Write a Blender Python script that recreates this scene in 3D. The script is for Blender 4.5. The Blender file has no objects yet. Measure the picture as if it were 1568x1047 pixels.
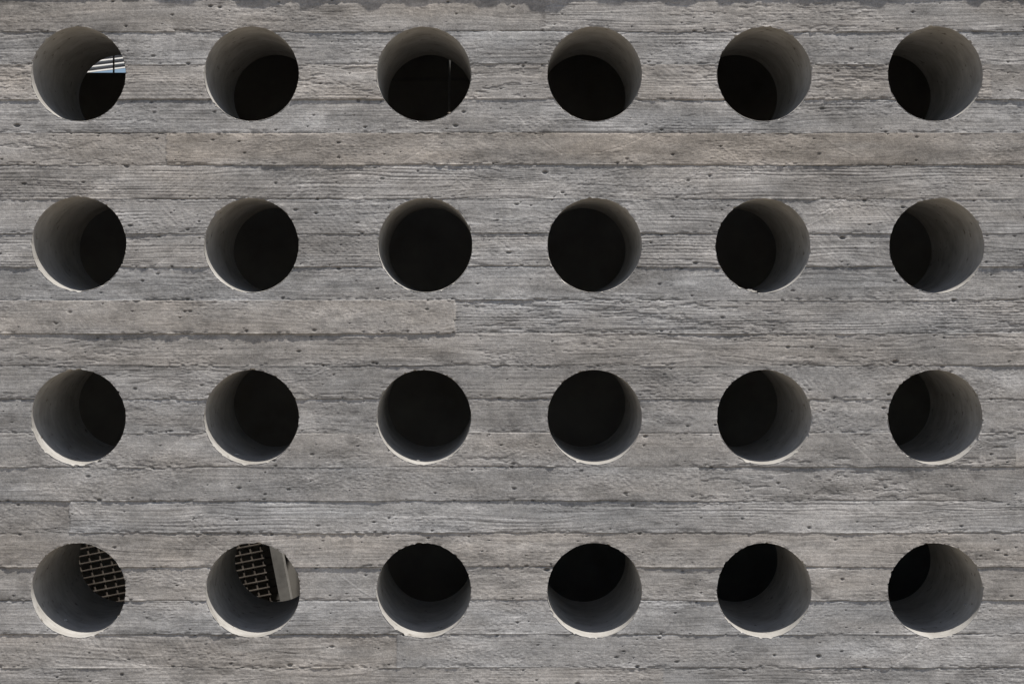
import bpy, math, numpy as np
from mathutils import Vector
rng=np.random.default_rng(7)
K=0.002; Z0=1.5; D=4.09; T=0.48
def px2x(p): return (p-784)*K
def py2z(p): return Z0+(523-p)*K
VPX,VPY=744,452
CX,CZ=px2x(VPX),py2z(VPY)
R0=0.1448
SUN=Vector((0.30,-0.235,1.0))

# ---------------------------------------------------------------- noise
def hsh(ix,iz,seed):
    with np.errstate(over='ignore'):
        h=(ix.astype(np.int64)*374761393+iz.astype(np.int64)*668265263+np.asarray(seed).astype(np.int64)*974634777)&0xFFFFFFFF
        h=((h^(h>>13))*1274126177)&0xFFFFFFFF
        h=((h^(h>>16))*2246822519)&0xFFFFFFFF
        h=h^(h>>15)
    return (h&0xFFFFFF).astype(np.float32)/float(0x1000000)
def vn(x,z,seed=0):
    x0=np.floor(x);z0=np.floor(z);fx=x-x0;fz=z-z0
    fx=fx*fx*(3-2*fx);fz=fz*fz*(3-2*fz)
    x0=x0.astype(np.int64);z0=z0.astype(np.int64)
    a=hsh(x0,z0,seed);b=hsh(x0+1,z0,seed);c=hsh(x0,z0+1,seed);d=hsh(x0+1,z0+1,seed)
    return (a*(1-fx)+b*fx)*(1-fz)+(c*(1-fx)+d*fx)*fz
def fbm(x,z,seed,o=3):
    s=0;a=1;t=0
    for i in range(o):
        s=s+a*vn(x*2**i,z*2**i,seed+i*17);t+=a;a*=.5
    return s/t
def sst(a,b,x):
    t=np.clip((x-a)/(b-a),0,1);return t*t*(3-2*t)

# ---------------------------------------------------------------- boards
B=[-4,48,98,152,203,252,304,357,408,459,510,559,610,662,714,766,815,867,918,970,1021]
pre=[];v=-4
while v>-200: v-=51.3;pre.append(v)
post=[];v=1021
while v<1400: v+=51.3;post.append(v)
NP=len(pre)
BND=np.array(pre[::-1]+B+post)
NB=len(BND)+1
def bi(y): return int(np.searchsorted(BND,y))
JO={}
for y,x in [(230,255),(485,697),(585,1220),(740,1070),(995,607),(125,1518),(790,107),(690,1556),(535,-260),(330,1800),(1045,1015),(22,835),(280,1990),(485,1900),(640,-150)]:
    JO.setdefault(bi(y),[]).append(x)
SEGN=NB*4
off=rng.uniform(-1.3,1.3,SEGN)
tilt=rng.uniform(0.1,2.1,SEGN)
gamp=rng.uniform(.12,.36,SEGN)
gs=rng.uniform(.8,1.4,SEGN)
rings=rng.uniform(0,1.2,SEGN)
diag=(rng.random(SEGN)<.5)*rng.uniform(.12,.30,SEGN)
dang=rng.choice([-1,1],SEGN)*rng.uniform(.45,1.1,SEGN)
flake=rng.choice([0,.5,.9,1.3],SEGN,p=[.4,.3,.2,.1])
tone=rng.uniform(-.11,.11,SEGN)
warm=rng.uniform(-.3,1.0,SEGN)
def S(y,x):
    b=bi(y); n=sum(1 for j in JO.get(b,[]) if x>j); return b*4+n
s=S(485,100);off[s]=3.0;tilt[s]=.8;gamp[s]=.13;tone[s]=.07;warm[s]=1.0;flake[s]=.4;diag[s]=.1
s=S(485,900);off[s]=-.7;gamp[s]=.42;tilt[s]=.2;warm[s]=0;rings[s]=1.3;tone[s]=0
s=S(535,500);off[s]=-.6;gamp[s]=.38;flake[s]=1.0;gs[s]=1.1;tilt[s]=-.2
s=S(230,900);off[s]=.2;gamp[s]=.12;warm[s]=1.9;tone[s]=-.05;flake[s]=.4
s=S(230,100);off[s]=-.4;warm[s]=1.0;gamp[s]=.12;tone[s]=-.02
s=S(740,600);off[s]=1.5;s=S(740,1300);off[s]=-.8;diag[s]=0.1
s=S(280,600);gamp[s]=.40;flake[s]=.5;rings[s]=1.2
s=S(790,600);gamp[s]=.36;rings[s]=1.2;flake[s]=.2;tone[s]=.08
s=S(840,600);gamp[s]=.28
s=S(995,300);off[s]=-.9;s=S(995,900);off[s]=.8;tilt[s]=1.2;tone[s]=.08
s=S(585,800);off[s]=.9;s=S(585,1400);off[s]=-.8
kn=[]
for i in range(170):
    kn.append((rng.uniform(-500,2050),rng.uniform(-100,1200),rng.uniform(9,28),rng.choice([-1,1])*rng.uniform(5,15)))
kn+=[(850,526,10,9),(290,470,22,10),(1050,232,20,8),(500,222,16,-7),(110,800,20,8),(1105,536,26,12),(800,205,20,-9),(330,770,22,11)]

def segs(PX,PY):
    b=np.searchsorted(BND,PY.ravel()).reshape(PY.shape)
    n=np.zeros_like(b)
    for k,js in JO.items():
        for j in js: n+=((b==k)&(PX>j))
    return b,b*4+n

def surface(X,Z):
    """height in mm toward viewer, and albedo data"""
    PX=X/K+784; PY=523-(Z-Z0)/K
    xm=X*1000; zm=Z*1000
    PYw=PY+1.4*(vn(xm/620,zm*0+3,5)-.5)+.3*(vn(xm/38,zm/60,6)-.5)+.5*(vn(xm/9,zm/40,8)-.5)
    PXw=PX+2.0*(vn(zm/12,xm*0,9)-.5)
    b,sg=segs(PXw,PYw)
    lo=BND[np.clip(b-1,0,len(BND)-1)];hi=BND[np.clip(b,0,len(BND)-1)]
    dt=np.abs(PYw-lo)*2.; db=np.abs(hi-PYw)*2.     # mm
    t=np.clip((PYw-lo)/(hi-lo+1e-3),0,1)
    h=off[sg]+tilt[sg]*(t-.5)
    h=h+2.0*(vn(xm/380,zm/200,sg)-.5)+.9*(fbm(xm/90,zm/45,31)-.5)
    # grain coordinate
    w=zm+38*(fbm(xm/520,zm/85,sg+300,2)-.5)+6*(vn(xm/120,zm/30,sg+77)-.5)
    kd=np.zeros_like(w)
    for (kx,ky,kr,ka) in kn:
        if X.ndim==2:
            c0,c1=np.searchsorted(X[0],[px2x(kx-kr*6),px2x(kx+kr*6)])
            r0,r1=np.searchsorted(Z[:,0],[py2z(ky+kr*3),py2z(ky-kr*3)])
            if c1<=c0 or r1<=r0: continue
            sl=(slice(r0,r1),slice(c0,c1))
            dx=(PX[sl]-kx)/(kr*1.9);dz=(PY[sl]-ky)/(kr*.8)
            same=(b[sl]==bi(ky))
            q=dx*dx+dz*dz
            w[sl]+=same*np.sign(-dz)*ka*1.3*np.exp(-q)*(1-np.exp(-dz*dz*6))
            kd[sl]+=same*np.exp(-q*5)
    g=vn(xm/170,w/(4.6*gs[sg]),sg+900)*.9+vn(xm/70,w/2.8,sg+950)*.5+vn(xm/460,w/(12*gs[sg]),sg+990)*.4
    g=g/1.8-.5
    # annual rings: hard latewood lines leave narrow crisp grooves
    per=(8.2*gs[sg])*(1+.0*w)
    ph=w/per+1.2*vn(w/60,xm/900,sg+970)
    fr=ph-np.floor(ph)
    lid=np.floor(ph)
    rl=-np.exp(-((fr-.5)/.17)**2)*(.25+.9*vn(xm/160,lid*1.0,sg+975))*rings[sg]
    gm=.35+1.3*vn(xm/240,zm/50,sg+12)
    h=h+(g*4.2+rl*1.3)*gamp[sg]*gm
    ca=np.cos(dang[sg]);sa=np.sin(dang[sg])
    u=xm*ca+zm*sa; vv=-xm*sa+zm*ca
    dmask=sst(.45,.65,vn(xm/260,zm/90,sg+41))
    dg=(vn(u/3.6,vv/70,sg+43)-.5)
    h=h+dg*diag[sg]*3.8*dmask
    # rough sand texture
    r1=vn(xm/7,zm/5,61)-.5; r2=vn(xm/3.2,zm/2.4,63)-.5
    rough=.6+1.5*sst(.4,.75,fbm(xm/160,zm/60,66))
    h=h+(r1*.6+r2*.5)*rough*.9
    # flaked patches
    f=vn(xm/60,zm/11,sg+71)*.6+vn(xm/18,zm/5,73)*.4
    fm=sst(.62,.66,f)*flake[sg]*sst(.35,.6,vn(xm/330,zm/70,sg+76))
    h=h-fm*.95
    # fins / grooves at board seams
    for dd,key in ((dt,b-1),(db,b)):
        A=sst(.5,.85,vn(xm/60,key*1.0,101))*2.4*(.4+vn(xm/9,key*1.0,103))
        A=A+1.2*sst(.35,.7,vn(xm/240,key*1.0,107))
        G=.25+1.9*sst(.45,.75,vn(xm/150,key*1.0,109))
        h=h+A*np.exp(-(dd/1.9)**2)*.8-G*np.exp(-(dd/2.2)**2)
    # crumbled band near seams
    nd=np.minimum(dt,db)
    cr=sst(.58,.7,vn(xm/14,zm/6,121))*np.exp(-(nd/9)**2)*sst(.4,.6,vn(xm/200,b*1.,123))
    h=h-cr*1.7
    col=.352*(1+tone[sg]+.56*(fbm(xm/330,zm/90,131)-.5)+.34*(vn(xm/90,zm/34,sg+133)-.5)+.26*(vn(xm/34,zm/16,137)-.5)
        +.14*g+.12*rl*gamp[sg]*1.6+.18*r1+.12*r2)
    col=col*(1-.20*kd)*(1-.18*cr)*(1-.08*fm)
    col=col*(1-.24*np.exp(-(nd/2.0)**2))
    stain=sst(.60,.80,fbm(xm/55,zm/22,141)); col=col*(1-.18*stain)
    eff=sst(.60,.8,fbm(xm/120,zm/30,151)); col=col*(1+.22*eff)
    wm=warm[sg]*(.4+1.0*fbm(xm/400,zm/60,161))+1.5*(fbm(xm/260,zm/70,171)-.5)
    return h,col,wm

def ringR(th,k):
    c=np.cos(th)*3;s_=np.sin(th)*3
    r=R0+.0016*(vn(c+k*7.3+50,s_+50,201)-.5)+.0012*(vn(c*7+k*9.1+90,s_*7+90,203)-.5)
    r=r+.0042*sst(.74,.95,vn(c*5+k*3.7+70,s_*5+60,205))
    return r
HOLES=[]
XC=[120,385,649,910.5,1170.5,1432.5]; ZR=[113,375,638,903]
jit={(0,1):(0,0),(3,1):(2,0),(1,2):(2,0),(1,0):(1,-2),(1,4):(-2,1),(1,5):(2,1)}
for r_,yy in enumerate(ZR):
    for c_ in range(-2,8):
        if 0<=c_<6: xx=XC[c_]
        else: xx=119+262.6*c_
        j=jit.get((r_,c_),(0,0))
        HOLES.append((px2x(xx+j[0]),py2z(yy+j[1])))

# ---------------------------------------------------------------- mesh helper
def fastmesh(name,co,quads,mats,smooth=True,midx=None):
    me=bpy.data.meshes.new(name)
    n=len(co);q=len(quads)
    me.vertices.add(n);me.vertices.foreach_set("co",np.ascontiguousarray(co,dtype=np.float32).ravel())
    me.loops.add(q*4);me.loops.foreach_set("vertex_index",np.ascontiguousarray(quads,dtype=np.int32).ravel())
    me.polygons.add(q);me.polygons.foreach_set("loop_start",np.arange(0,q*4,4,dtype=np.int32))
    me.polygons.foreach_set("use_smooth",np.full(q,smooth))
    for m in mats: me.materials.append(m)
    me.update(calc_edges=True)
    ob=bpy.data.objects.new(name,me);bpy.context.collection.objects.link(ob)
    return ob
def empty(name):
    e=bpy.data.objects.new(name,None);bpy.context.collection.objects.link(e);return e

# ---------------------------------------------------------------- materials
def mat(name):
    m=bpy.data.materials.new(name);m.use_nodes=True
    nt=m.node_tree;return m,nt,nt.nodes['Principled BSDF']
def noise(nt,scale,detail=4,rough=.6,vec=None):
    n=nt.nodes.new('ShaderNodeTexNoise');n.inputs['Scale'].default_value=scale
    n.inputs['Detail'].default_value=detail;n.inputs['Roughness'].default_value=rough
    if vec is not None: nt.links.new(vec,n.inputs['Vector'])
    return n
def ramp(nt,src,stops):
    r=nt.nodes.new('ShaderNodeValToRGB');e=r.color_ramp.elements
    while len(e)<len(stops): e.new(.5)
    for i,(p,c) in enumerate(stops): e[i].position=p;e[i].color=(*c,1)
    nt.links.new(src,r.inputs[0]);return r
def objco(nt):
    return nt.nodes.new('ShaderNodeTexCoord').outputs['Object']
def mul(nt,a,b):
    m=nt.nodes.new('ShaderNodeMix');m.data_type='RGBA';m.blend_type='MULTIPLY';m.inputs[0].default_value=1
    nt.links.new(a,m.inputs[6]);nt.links.new(b,m.inputs[7]);return m.outputs[2]

mW,nt,p=mat('board_formed_concrete')
at=nt.nodes.new('ShaderNodeAttribute');at.attribute_name='conc'
oc=objco(nt)
n1=noise(nt,260,3,.7,oc);r1=ramp(nt,n1.outputs[0],[(.3,(.76,.76,.76)),(.7,(1.22,1.22,1.22))])
n2=noise(nt,70,4,.7,oc);r2=ramp(nt,n2.outputs[0],[(.32,(.82,.82,.83)),(.68,(1.14,1.14,1.13))])
c=mul(nt,mul(nt,at.outputs['Color'],r1.outputs[0]),r2.outputs[0])
nt.links.new(c,p.inputs['Base Color'])
p.inputs['Roughness'].default_value=.92;p.inputs['Specular IOR Level'].default_value=.25
bu=nt.nodes.new('ShaderNodeBump');bu.inputs['Strength'].default_value=.6;bu.inputs['Distance'].default_value=.001
nt.links.new(n1.outputs[0],bu.inputs['Height']);nt.links.new(bu.outputs[0],p.inputs['Normal'])

mT,nt,p=mat('tube_concrete')
oc=objco(nt)
n1=noise(nt,9,5,.6,oc);r1=ramp(nt,n1.outputs[0],[(.28,(.30,.285,.262)),(.5,(.42,.405,.38)),(.72,(.51,.495,.47))])
n2=noise(nt,42,3,.6,oc);r2=ramp(nt,n2.outputs[0],[(.29,(.48,.45,.41)),(.37,(1,1,1)),(.8,(1.06,1.06,1.06))])
mp=nt.nodes.new('ShaderNodeMapping');nt.links.new(oc,mp.inputs[0]);mp.inputs['Scale'].default_value=(14,60,14)
n3=noise(nt,1,3,.6,mp.outputs[0]);r3=ramp(nt,n3.outputs[0],[(.3,(.84,.83,.81)),(.7,(1.06,1.06,1.06))])
c=mul(nt,mul(nt,r1.outputs[0],r2.outputs[0]),r3.outputs[0])
nt.links.new(c,p.inputs['Base Color']);p.inputs['Roughness'].default_value=.8
bu=nt.nodes.new('ShaderNodeBump');bu.inputs['Strength'].default_value=.35;bu.inputs['Distance'].default_value=.0015
nt.links.new(n2.outputs[0],bu.inputs['Height']);nt.links.new(bu.outputs[0],p.inputs['Normal'])

def simple(name,a,b,scale,rough=.85,metal=0):
    m,nt,p=mat(name);oc=objco(nt);n=noise(nt,scale,5,.6,oc)
    r=ramp(nt,n.outputs[0],[(.3,a),(.7,b)]);nt.links.new(r.outputs[0],p.inputs['Base Color'])
    p.inputs['Roughness'].default_value=rough;p.inputs['Metallic'].default_value=metal
    bu=nt.nodes.new('ShaderNodeBump');bu.inputs['Strength'].default_value=.3;bu.inputs['Distance'].default_value=.003
    nt.links.new(n.outputs[0],bu.inputs['Height']);nt.links.new(bu.outputs[0],p.inputs['Normal'])
    return m
mDark=simple('interior_concrete',(.22,.205,.185),(.42,.40,.37),3)
mOut=simple('building_concrete',(.24,.23,.22),(.34,.33,.31),5)
mGround=simple('paving_concrete',(.185,.153,.115),(.275,.237,.188),1.2)
mSteel=simple('galvanised_steel',(.085,.07,.058),(.20,.175,.15),14,.6,.0)
mPost=simple('pale_painted_steel',(.22,.21,.20),(.34,.33,.31),20,.5)
mWhite=simple('white_painted_slats',(.74,.74,.74),(.84,.84,.84),20,.5)
mPipe=simple('grey_painted_pipe',(.40,.40,.39),(.52,.52,.50),20,.5)
mZinc=simple('zinc_sheet',(.28,.28,.28),(.38,.38,.38),8,.5,.5)

# ---------------------------------------------------------------- wall front
WX,WZ=2.9,2.75
xs=np.concatenate([np.arange(-WX,-1.64,.008),np.arange(-1.64,1.64,.0034),np.arange(1.64,WX,.008),[WX]])
zs=np.concatenate([np.arange(0,.42,.006),np.arange(.42,2.58,.0015),np.arange(2.58,WZ,.006),[WZ]])
X,Z=np.meshgrid(xs,zs)
nz,nx=X.shape
def cutgrid(X,Z,rough=True):
    nz,nx=X.shape
    fx=(X[:-1,:-1]+X[1:,1:])/2;fz=(Z[:-1,:-1]+Z[1:,1:])/2
    rem=np.zeros(fx.shape,bool);own=np.full(fx.shape,-1)
    for k,(hx,hz) in enumerate(HOLES):
        c0,c1=np.searchsorted(X[0],[hx-.17,hx+.17]);r0,r1=np.searchsorted(Z[:,0],[hz-.17,hz+.17])
        sl=(slice(max(r0-1,0),r1),slice(max(c0-1,0),c1))
        dx=fx[sl]-hx;dz=fz[sl]-hz;th=np.arctan2(dz,dx)
        m=np.hypot(dx,dz)<(ringR(th,k) if rough else R0)
        rem[sl]|=m; own[sl]=np.where(m,k,own[sl])
    tr=np.zeros(X.shape,bool);tk=np.zeros(X.shape,bool);ow=np.full(X.shape,-1)
    for a in (0,1):
        for b_ in (0,1):
            sl=(slice(a,nz-1+a),slice(b_,nx-1+b_))
            tr[sl]|=rem;tk[sl]|=~rem
            ow[sl]=np.maximum(ow[sl],own)
    bd=tr&tk
    X2=X.copy();Z2=Z.copy()
    ii=np.where(bd);k=ow[ii];H=np.array(HOLES)
    dx=X[ii]-H[k,0];dz=Z[ii]-H[k,1];th=np.arctan2(dz,dx)
    rr=np.zeros_like(th)
    for kk in range(len(HOLES)):
        m=k==kk
        if m.any(): rr[m]=ringR(th[m],kk) if rough else R0
    X2[ii]=H[k,0]+rr*np.cos(th);Z2[ii]=H[k,1]+rr*np.sin(th)
    return X2,Z2,~rem
X2,Z2,keep=cutgrid(X,Z)
h,col,wm=surface(X,Z)
# bug holes
for i in range(1500):
    if i<1050: cx=rng.uniform(-1.62,1.62);cz=rng.uniform(.43,2.57)
    else:
        cx=rng.uniform(-1.62,1.62);cz=py2z(rng.choice(B)+rng.normal(0,3))
    r=.0012+.0038*rng.random()**3.5; asp=rng.uniform(1,1.7); dp=rng.uniform(1.5,3.5)
    if i%90==0: r=.0055;dp=5
    c0,c1=np.searchsorted(xs,[cx-r*6,cx+r*6]);r0,r1=np.searchsorted(zs,[cz-r*3,cz+r*3])
    sl=(slice(r0,r1),slice(c0,c1))
    q=((X[sl]-cx)/(r*asp))**2+((Z[sl]-cz)/r)**2
    m=1-sst(.5,1.4,q)
    h[sl]-=dp*m; col[sl]*=1-.5*m
# long scratches
for i in range(34):
    cx=rng.uniform(-1.5,1.5);cz=rng.uniform(.5,2.5);L=rng.uniform(.05,.16);a=rng.choice([-1,1])*rng.uniform(.35,.9)
    if i==0: cx,cz,L,a=px2x(318),py2z(828),.07,-.65
    c0,c1=np.searchsorted(xs,[cx-L,cx+L]);r0,r1=np.searchsorted(zs,[cz-L,cz+L]);sl=(slice(r0,r1),slice(c0,c1))
    dx=X[sl]-cx;dz=Z[sl]-cz
    u=dx*math.cos(a)+dz*math.sin(a);w=-dx*math.sin(a)+dz*math.cos(a)-u*u*1.2
    m=np.exp(-(w/.0016)**2)*(np.abs(u)<L*.8)
    h[sl]+=.6*m*rng.choice([-1,1]);col[sl]*=1+.28*m
# worn arris around holes
for k,(hx,hz) in enumerate(HOLES):
    c0,c1=np.searchsorted(xs,[hx-.18,hx+.18]);r0,r1=np.searchsorted(zs,[hz-.18,hz+.18]);sl=(slice(r0,r1),slice(c0,c1))
    d=np.hypot(X[sl]-hx,Z[sl]-hz)-R0
    n=vn(X[sl]*140,Z[sl]*140,301)
    h[sl]-=1.3*np.exp(-(d/.004)**2)*sst(.4,.7,n)
    col[sl]*=1+.10*np.exp(-(d/.006)**2)
Y=-h/1000.
co=np.stack([X2,Y,Z2],-1).reshape(-1,3)
idx=np.arange(nz*nx).reshape(nz,nx)
Q=np.stack([idx[:-1,:-1],idx[:-1,1:],idx[1:,1:],idx[1:,:-1]],-1)[keep]
used=np.zeros(nz*nx,bool);used[Q.ravel()]=True
rem=np.cumsum(used)-1
front=fastmesh('board_marked_face',co[used],rem[Q],[mW])
cc=np.clip(col,.03,.8);wm=np.clip(wm,-.6,2.0)
rgb=np.stack([cc*(1.030+.042*wm),cc*(.992+.002*wm),cc*(.955-.040*wm),np.ones_like(cc)],-1).reshape(-1,4)[used]
ca=front.data.color_attributes.new('conc','FLOAT_COLOR','POINT')
ca.data.foreach_set('color',np.ascontiguousarray(rgb,dtype=np.float32).ravel())

# tubes
NA=200
ys=np.array([0,.003,.008,.018,.035,.07,.12,.18,.25,.33,.41,T])
tco=[];tq=[];base=0
th=np.linspace(0,2*np.pi,NA,endpoint=False)
for k,(hx,hz) in enumerate(HOLES):
    R=ringR(th,k)
    x=hx+R*np.cos(th);z=hz+R*np.sin(th)
    hh,_,_=surface(x,z)
    for i,y in enumerate(ys):
        f=math.exp(-y/.006)
        rr=R0*(1-f)+R*f+.0012*(vn(np.cos(th)*2+k*5+20,np.sin(th)*2+y*12+20,401)-.5)*(1-f)
        rr=rr-.0006*(i>0)
        yy=(-hh/1000.-.0003) if i==0 else np.full(NA,y)
        tco.append(np.stack([hx+rr*np.cos(th),yy,hz+rr*np.sin(th)],-1))
    a=np.arange(NA);b_=(a+1)%NA
    for i in range(len(ys)-1):
        o=base+i*NA
        tq.append(np.stack([o+a,o+NA+a,o+NA+b_,o+b_],-1))
    base+=NA*len(ys)
tubes=fastmesh('round_tube_openings',np.concatenate(tco),np.concatenate(tq),[mT])

# back face
xb=np.arange(-WX,WX+.001,.01);zb=np.arange(0,WZ+.001,.01)
XB,ZB=np.meshgrid(xb,zb)
XB2,ZB2,kb=cutgrid(XB,ZB,False)
ib=np.arange(XB.size).reshape(XB.shape)
qb=np.stack([ib[:-1,:-1],ib[1:,:-1],ib[1:,1:],ib[:-1,1:]],-1)[kb]
us=np.zeros(XB.size,bool);us[qb.ravel()]=True;rm=np.cumsum(us)-1
cb=np.stack([XB2,np.full(XB.shape,T),ZB2],-1).reshape(-1,3)[us]
back=fastmesh('inner_face',cb,rm[qb],[mDark])
wall=empty('concrete_wall')
for o in (front,tubes,back): o.parent=wall

def box(name,x0,x1,y0,y1,z0,z1,m,parent=None,bevel=0):
    v=[(x,y,z) for x in (x0,x1) for y in (y0,y1) for z in (z0,z1)]
    f=[(0,1,3,2),(4,6,7,5),(0,4,5,1),(2,3,7,6),(0,2,6,4),(1,5,7,3)]
    me=bpy.data.meshes.new(name);me.from_pydata(v,[],f);me.materials.append(m);me.update()
    o=bpy.data.objects.new(name,me);bpy.context.collection.objects.link(o)
    if bevel:
        b=o.modifiers.new('b','BEVEL');b.width=bevel;b.segments=2
    if parent: o.parent=parent
    return o
# ---------------------------------------------------------------- room behind
room=empty('concrete_building')
YB=1.72
def bz(py): return CZ+(VPY-py)*K*(D+YB)/D
def bx(pxx): return CX+(pxx-VPX)*K*(D+YB)/D
wx0,wx1=bx(92),bx(205);wz0,wz1=bz(112),2.735
box('side_wall_left',-WX-.2,-WX,0.0,YB+.2,0,WZ,mOut,room)
box('side_wall_right',WX,WX+.2,0.0,YB+.2,0,WZ,mOut,room)
box('back_wall_low',-WX,WX,YB,YB+.2,0,wz0,mDark,room)
box('back_wall_upper_right',wx1,WX,YB,YB+.2,wz0,WZ,mDark,room)
box('back_wall_upper_left',-WX,wx0,YB,YB+.2,wz0,WZ,mDark,room)
ZT=WZ+.002
gsc=K*(D+1.1)/D
px_,py_=CX+(688-VPX)*K*(D+1.2)/D,1.2
slx0,slx1=-1.15,0.0         # added roof slot that lets sun onto the grating
hx0,hx1=px_-.03,px_+.19      # opening added in the roof to sunlight the pipe
def slab(n,x0,x1,y0,y1): box('roof_'+n,x0,x1,y0,y1,ZT,ZT+.10,mDark,room)
A0,A1=-WX-.2,WX+.2
sy0,sy1=.484,.63
slab('front',A0,A1,.01,sy0)
slab('slot_left',A0,slx0,sy0,sy1);slab('slot_right',slx1,A1,sy0,sy1)
slab('middle',A0,A1,sy1,py_-.16)
slab('pipe_left',A0,hx0,py_-.16,py_+.03);slab('pipe_right',hx1,A1,py_-.16,py_+.03)
slab('rear',A0,A1,py_+.03,YB-.005)
slab('rear_left',A0,wx0,YB-.005,YB+.2);slab('rear_right',wx1+.12,A1,YB-.005,YB+.2)
# louvre window; the roof gap above is added so sun brightens its slats
win=empty('louvre_window')
for i in range(6):
    o=box('slat',0,wx1-wx0-.006,-.0125,.0125,-.0015,.0015,mWhite,win)
    o.location=(wx0+.003,YB+.07,wz0+.012+i*.0215);o.rotation_euler=(math.radians(60),math.radians(-7),0)
box('frame_bottom',wx0,wx1,YB+.02,YB+.10,wz0+.001,wz0+.006,mPost,win)
for i,xx in enumerate((bx(118),bx(172))):
    box('mullion',xx-.003,xx+.003,YB+.018,YB+.026,wz0+.006,wz1,mSteel,win)

# pipe
def cyl(name,x,y,z0,z1,r,m,parent=None):
    bpy.ops.mesh.primitive_cylinder_add(vertices=20,radius=r,depth=z1-z0,location=(x,y,(z0+z1)/2))
    o=bpy.context.object;o.name=name;o.data.materials.append(m);bpy.ops.object.shade_smooth()
    if parent:o.parent=parent
    return o
pipe=empty('metal_pipe')
pzb=1.642+(452-172)*K*(D+1.2)/D
cyl('pipe_shaft',px_,py_,pzb,WZ+.14,.0048,mPipe,pipe)
cyl('pipe_collar',px_,py_,pzb-.012,pzb,.007,mSteel,pipe)
b=box('conduit',bx(560),bx(735),YB-.03,YB-.015,bz(124),bz(124)+.01,mPost,pipe)

# grating
gy=1.1;s_=gsc
gx0=CX+(105-VPX)*s_;gx1=CX+(425-VPX)*s_
gz0=CZ+(VPY-985)*s_;gz1=CZ+(VPY-790)*s_
gr=empty('steel_grating')
cx=(gx0+gx1)/2;cz=(gz0+gz1)/2
W=(gx1-gx0);Hh=(gz1-gz0)
def gb(n,x0,x1,z0,z1,t,m,dy=0): return box(n,x0,x1,-t+dy,t+dy,z0,z1,m,gr,.001)
pitch=.0285
x=-W/2+.01
while x<W/2-.02:
    gb('bar_v',x-.0034,x+.0034,-Hh/2,Hh/2,.002,mSteel);x+=pitch*1.45
z=-Hh/2+.01
while z<Hh/2:
    gb('bar_h',-W/2,W/2-.02,z-.0028,z+.0028,.0012,mSteel,-.0034);z+=pitch
gb('frame_post',W/2-.02,W/2+.024,-Hh/2-.1,Hh/2+.05,.02,mPost)
gr.location=(cx+.01,gy,cz);gr.rotation_euler=(0,math.radians(-11),0)

# mortar crumbs lying in the tubes
import bmesh
bm=bmesh.new()
for (pxx,pyy,yy,sz) in [(1146,441,.07,.010),(1154,443,.06,.007),(1405,440,.10,.010),(1414,444,.08,.006),(362,700,.10,.006),(640,700,.06,.004),(1478,960,.1,.005),(100,965,.12,.005)]:
    f=(D+yy)/D
    x=CX+(pxx-VPX)*K*f
    c=min(HOLES,key=lambda q:abs(q[0]-px2x(pxx))+abs(q[1]-py2z(pyy-60)))
    dx=x-c[0];z=c[1]-math.sqrt(max((R0-.0006)**2-dx*dx,0))
    r=bmesh.ops.create_icosphere(bm,subdivisions=2,radius=1)
    for v_ in r['verts']:
        q=.75+.5*rng.random()
        v_.co=Vector((x+v_.co.x*sz*1.3*q,yy+v_.co.y*sz*q,z+sz*.4+v_.co.z*sz*.6*q))
me=bpy.data.meshes.new('mortar_crumbs');bm.to_mesh(me);bm.free();me.materials.append(mT)
bpy.context.collection.objects.link(bpy.data.objects.new('mortar_crumbs',me))

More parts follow.
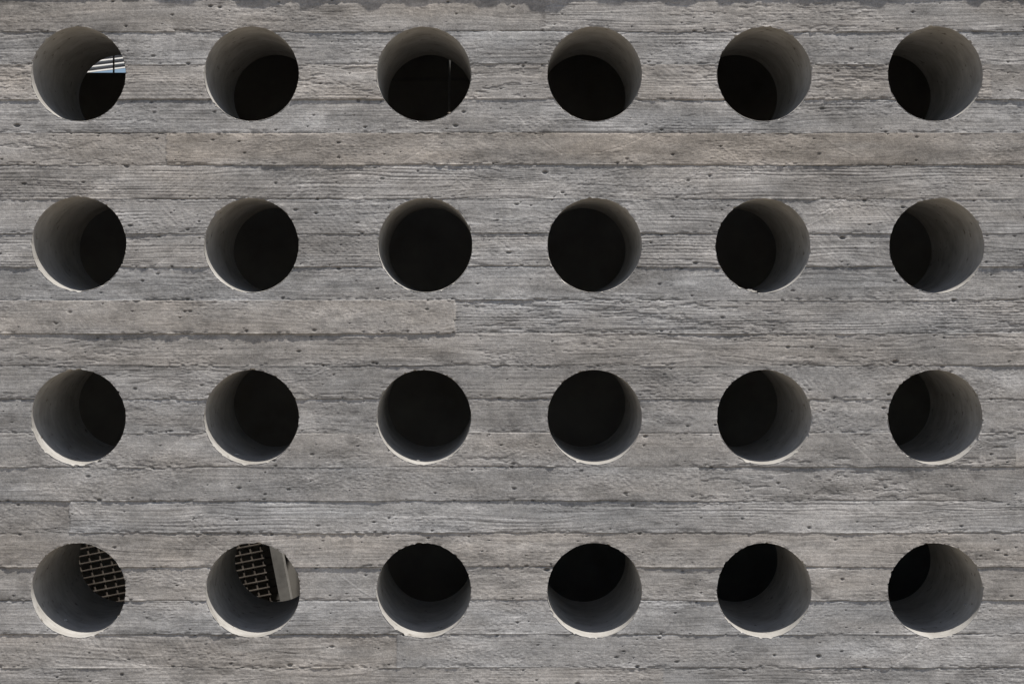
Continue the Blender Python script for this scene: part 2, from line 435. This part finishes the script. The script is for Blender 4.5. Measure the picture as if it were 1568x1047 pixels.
# ---------------------------------------------------------------- coping
k=.235
pts=[];x=-3.1
r2=np.random.default_rng(35)
hi=True
while x<3.1:
    if x<-.95: L=r2.uniform(.05,.16);lo_=(2.540,2.550);h_=(2.548,2.568)
    elif x<.3: L=r2.uniform(.04,.14);lo_=(2.506,2.542);h_=(2.548,2.570)
    else: L=r2.uniform(.05,.11);lo_=(2.530,2.543);h_=(2.548,2.572)
    zedge=r2.uniform(*h_) if hi else r2.uniform(*lo_)
    ov=(2.75-zedge)*k
    pts.append((x,ov));pts.append((x+L*.6,ov+r2.uniform(-.004,.003)));x+=L;hi=not hi
v=[];f=[]
for (x,ov) in pts:
    v+= [(x,-ov,WZ+.001),(x,.0,WZ+.001),(x,-ov,WZ+.03),(x,.0,WZ+.03)]
for i in range(len(pts)-1):
    o=i*4;n=o+4
    f+=[(o,o+1,n+1,n),(o+2,n+2,n+3,o+3),(o,n,n+2,o+2)]
me=bpy.data.meshes.new('roof_coping');me.from_pydata(v,[],f);me.materials.append(mZinc);me.update()
oc_=bpy.data.objects.new('roof_coping',me);bpy.context.collection.objects.link(oc_)

# ---------------------------------------------------------------- ground
bpy.ops.mesh.primitive_plane_add(size=2400,location=(0,0,-.001))
g=bpy.context.object;g.name='ground';g.data.materials.append(mGround)

# ---------------------------------------------------------------- light
sd=SUN.normalized()
L=bpy.data.lights.new('sun','SUN');L.energy=5.0;L.angle=math.radians(.5);L.color=(1,.955,.89)
lo=bpy.data.objects.new('sun',L);bpy.context.collection.objects.link(lo)
lo.rotation_euler=(-sd).to_track_quat('-Z','Y').to_euler();lo.location=(3,-4,8)
w=bpy.data.worlds.new('World');bpy.context.scene.world=w;w.use_nodes=True
nt=w.node_tree;bg=nt.nodes['Background'];sky=nt.nodes.new('ShaderNodeTexSky')
sky.sky_type='NISHITA';sky.sun_disc=False
sky.sun_elevation=math.asin(sd.z);sky.sun_rotation=math.atan2(sd.x,sd.y)
nt.links.new(sky.outputs[0],bg.inputs[0]);bg.inputs[1].default_value=.088
sc=bpy.context.scene
sc.view_settings.view_transform='Standard';sc.view_settings.look='None';sc.view_settings.exposure=0
# ---------------------------------------------------------------- camera
cd=bpy.data.cameras.new('camera');cam=bpy.data.objects.new('camera',cd);bpy.context.collection.objects.link(cam)
cam.location=(CX,-D,CZ);cam.rotation_euler=(math.radians(90),0,0)
cd.sensor_width=36;cd.lens=36*D/(1568*K)
cd.shift_x=(784-VPX)/1568;cd.shift_y=(VPY-523)/1568
cd.clip_end=3000;cd.clip_start=.05
sc.camera=cam
